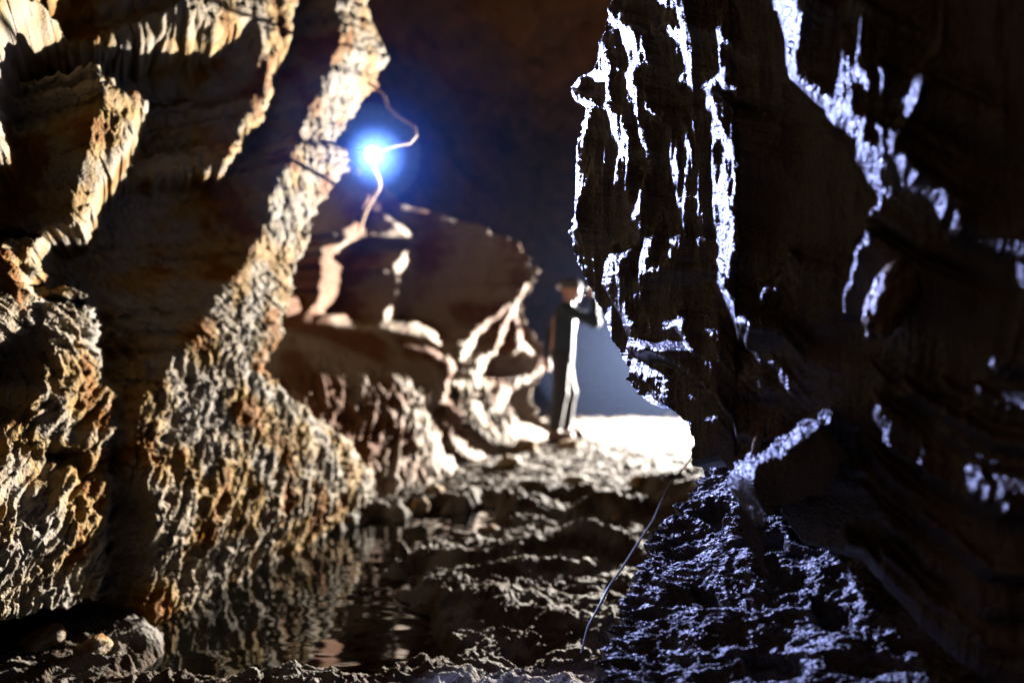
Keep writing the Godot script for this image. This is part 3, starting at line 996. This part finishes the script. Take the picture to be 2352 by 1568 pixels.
	put(finish(st), "trousers", plain(Color(0.012, 0.012, 0.012), 0.8), t)
	for k in 2:
		st = start()
		var a: Vector3 = ankles[k]
		capsules(st, [[a + Vector3(0, 0.12, 0), a, 0.058, 0.056], [Vector3(a.x - 0.02, 0.05, a.z), Vector3(a.x + 0.16, 0.045, a.z + 0.01), 0.056, 0.044], [Vector3(a.x - 0.03, 0.03, a.z), Vector3(a.x + 0.17, 0.03, a.z + 0.01), 0.05, 0.045]], 0.012, 0.03, 0.0)
		put(finish(st), "boot", plain(Color(0.06, 0.035, 0.02), 0.6), t)
	st = start()
	capsules(st, [[head + Vector3(-0.02, 0.045, 0), head + Vector3(0.015, 0.045, 0), 0.105, 0.1]], 0.008, 0.01, head.y + 0.035)
	var cap := put(finish(st), "cap", plain(Color(0.05, 0.05, 0.055), 0.5), t)
	st = start()
	for i in 7:
		var a := deg_to_rad(-48 + 16 * i)
		st.set_smooth_group(0)
	capsules(st, [[head + Vector3(0.09, 0.042, 0.05), head + Vector3(0.15, 0.035, 0.03), 0.012, 0.009], [head + Vector3(0.09, 0.042, -0.05), head + Vector3(0.15, 0.035, -0.03), 0.012, 0.009], [head + Vector3(0.1, 0.045, 0), head + Vector3(0.165, 0.035, 0), 0.013, 0.009]], 0.006, 0.03)
	put(finish(st), "brim", plain(Color(0.05, 0.05, 0.055), 0.5), cap)
	var pack := BoxMesh.new()
	pack.size = Vector3(0.035, 0.045, 0.06)
	put(pack, "battery_pack", plain(Color(0.5, 0.5, 0.5), 0.4), cap, head + Vector3(-0.135, 0.055, 0))

# ---------------------------------------------------------------- loose things
func details() -> void:
	# cord from the pillar to the lamp
	var tan_ := plain(Color(0.3, 0.2, 0.11), 0.9)
	var cord := put(tube([at(845, 190, 4.62), at(880, 215, 4.5), at(890, 245, 4.35), at(925, 275, 4.2), at(952, 292, 4.0), at(955, 312, 3.9), at(940, 328, 3.75), at(900, 335, 3.6), LAMP_A + Vector3(0.0, 0.03, -0.09)], 0.009, 8, 90), "hanging_root", tan_)
	tag(cord, "thin tan root looping out from the pillar towards the glowing lamp", "root")
	var low := put(tube([LAMP_A + Vector3(-0.01, -0.03, -0.09), at(858, 385, 3.8), at(872, 425, 4.4), at(856, 455, 5.0), at(838, 490, 5.6), at(826, 530, 6.0)], 0.012, 8, 80), "hanging_root", tan_)
	tag(low, "twisted tan root hanging down below the glowing lamp", "root")
	# pale stone stuck to the dark wall at right
	var pale := put(stone_mesh(4, Vector3(0.04, 0.076, 0.034), 0.5, 48, 36, 2.0), "boulder", M.wet, self, at(2048, 692, 1.38))
	pale.rotation = Vector3(0.1, 0.3, -0.42)
	tag(pale, "teardrop shaped grey stone bulging from the dark right wall", "stone")
	var sliver := put(stone_mesh(6, Vector3(0.009, 0.047, 0.007), 0.3, 20, 20, 2.6), "stone_sliver", M.wall, self, at(1741, 1012, 1.68))
	sliver.rotation = Vector3(0, 0.2, -0.3)
	tag(sliver, "pale upright sliver of stone on the dark ledge", "stone")
	var cable := put(tube([at(1545, 1020, 3.6), at(1572, 1010, 3.4), at(1592, 1030, 3.2), at(1582, 1062, 3.0), at(1546, 1102, 2.8), at(1520, 1150, 2.6), at(1500, 1195, 2.45), at(1460, 1255, 2.3), at(1432, 1300, 2.2), at(1400, 1345, 2.1), at(1380, 1385, 2.05), at(1350, 1440, 2.0), at(1335, 1500, 1.95)], 0.0035, 8, 120), "cable", plain(Color(0.06, 0.06, 0.06), 0.35))
	tag(cable, "thin cable curving down along the edge of the gravel bank", "cable")
	var pole := put(tube([at(1476, 1002, 8.5), at(1540, 948, 8.9)], 0.01, 8, 12), "thin_pole", plain(Color(0.25, 0.25, 0.25), 0.4, 0.5))
	tag(pole, "thin straight pole leaning over the bright floor behind the right rock", "pole")
	# stones
	var made := []
	for k in 6: made.append(stone_mesh(20 + k, Vector3(1.0, 0.7, 0.85), 0.55, 22, 14, 2.6))
	var one := put(stone_mesh(40, Vector3(0.055, 0.05, 0.05), 0.5, 36, 24), "stone", M.wall, self, Vector3(-0.6, 0.03, -4.75))
	tag(one, "pale round stone at the edge of the dark water", "stone")
	var dark := put(stone_mesh(41, Vector3(0.1, 0.08, 0.08), 0.4, 30, 20, 3.0), "stone", M.floor, self, Vector3(0.14, floor_height(0.14, 7.2) + 0.06, -7.2))
	tag(dark, "dark blocky stone lying on the bright floor near the person", "stone")
	var rng := RandomNumberGenerator.new()
	rng.seed = 77
	var n := 0
	while n < 60:
		var d := rng.randf_range(2.5, 7.5)
		var x := rng.randf_range(-0.75, 0.33) * d
		if x > 0.95: continue
		var r := 0.012 * d * pow(rng.randf(), 2.2) + 0.012
		var y := floor_height(x, d)
		if y < -0.05 and rng.randf() < 0.7: continue
		var o := put(made[n % 6], "stone", M.wall if rng.randf() < 0.6 else M.floor, self, Vector3(x, y + r * 0.3, -d))
		o.scale = Vector3.ONE * r * 1.6
		o.rotation = Vector3(rng.randf() * 0.6, rng.randf() * TAU, rng.randf() * 0.6)
		var where := "small loose stone lying on the dark middle floor of the passage"
		if d > 6.0: where = "small stone lying on the brightly lit floor around the person"
		elif x < -0.9: where = "small stone lying at the foot of the left wall"
		elif y < -0.05: where = "small stone lying in the shallow stream"
		tag(o, where, "stone", "loose stones on the cave floor")
		n += 1
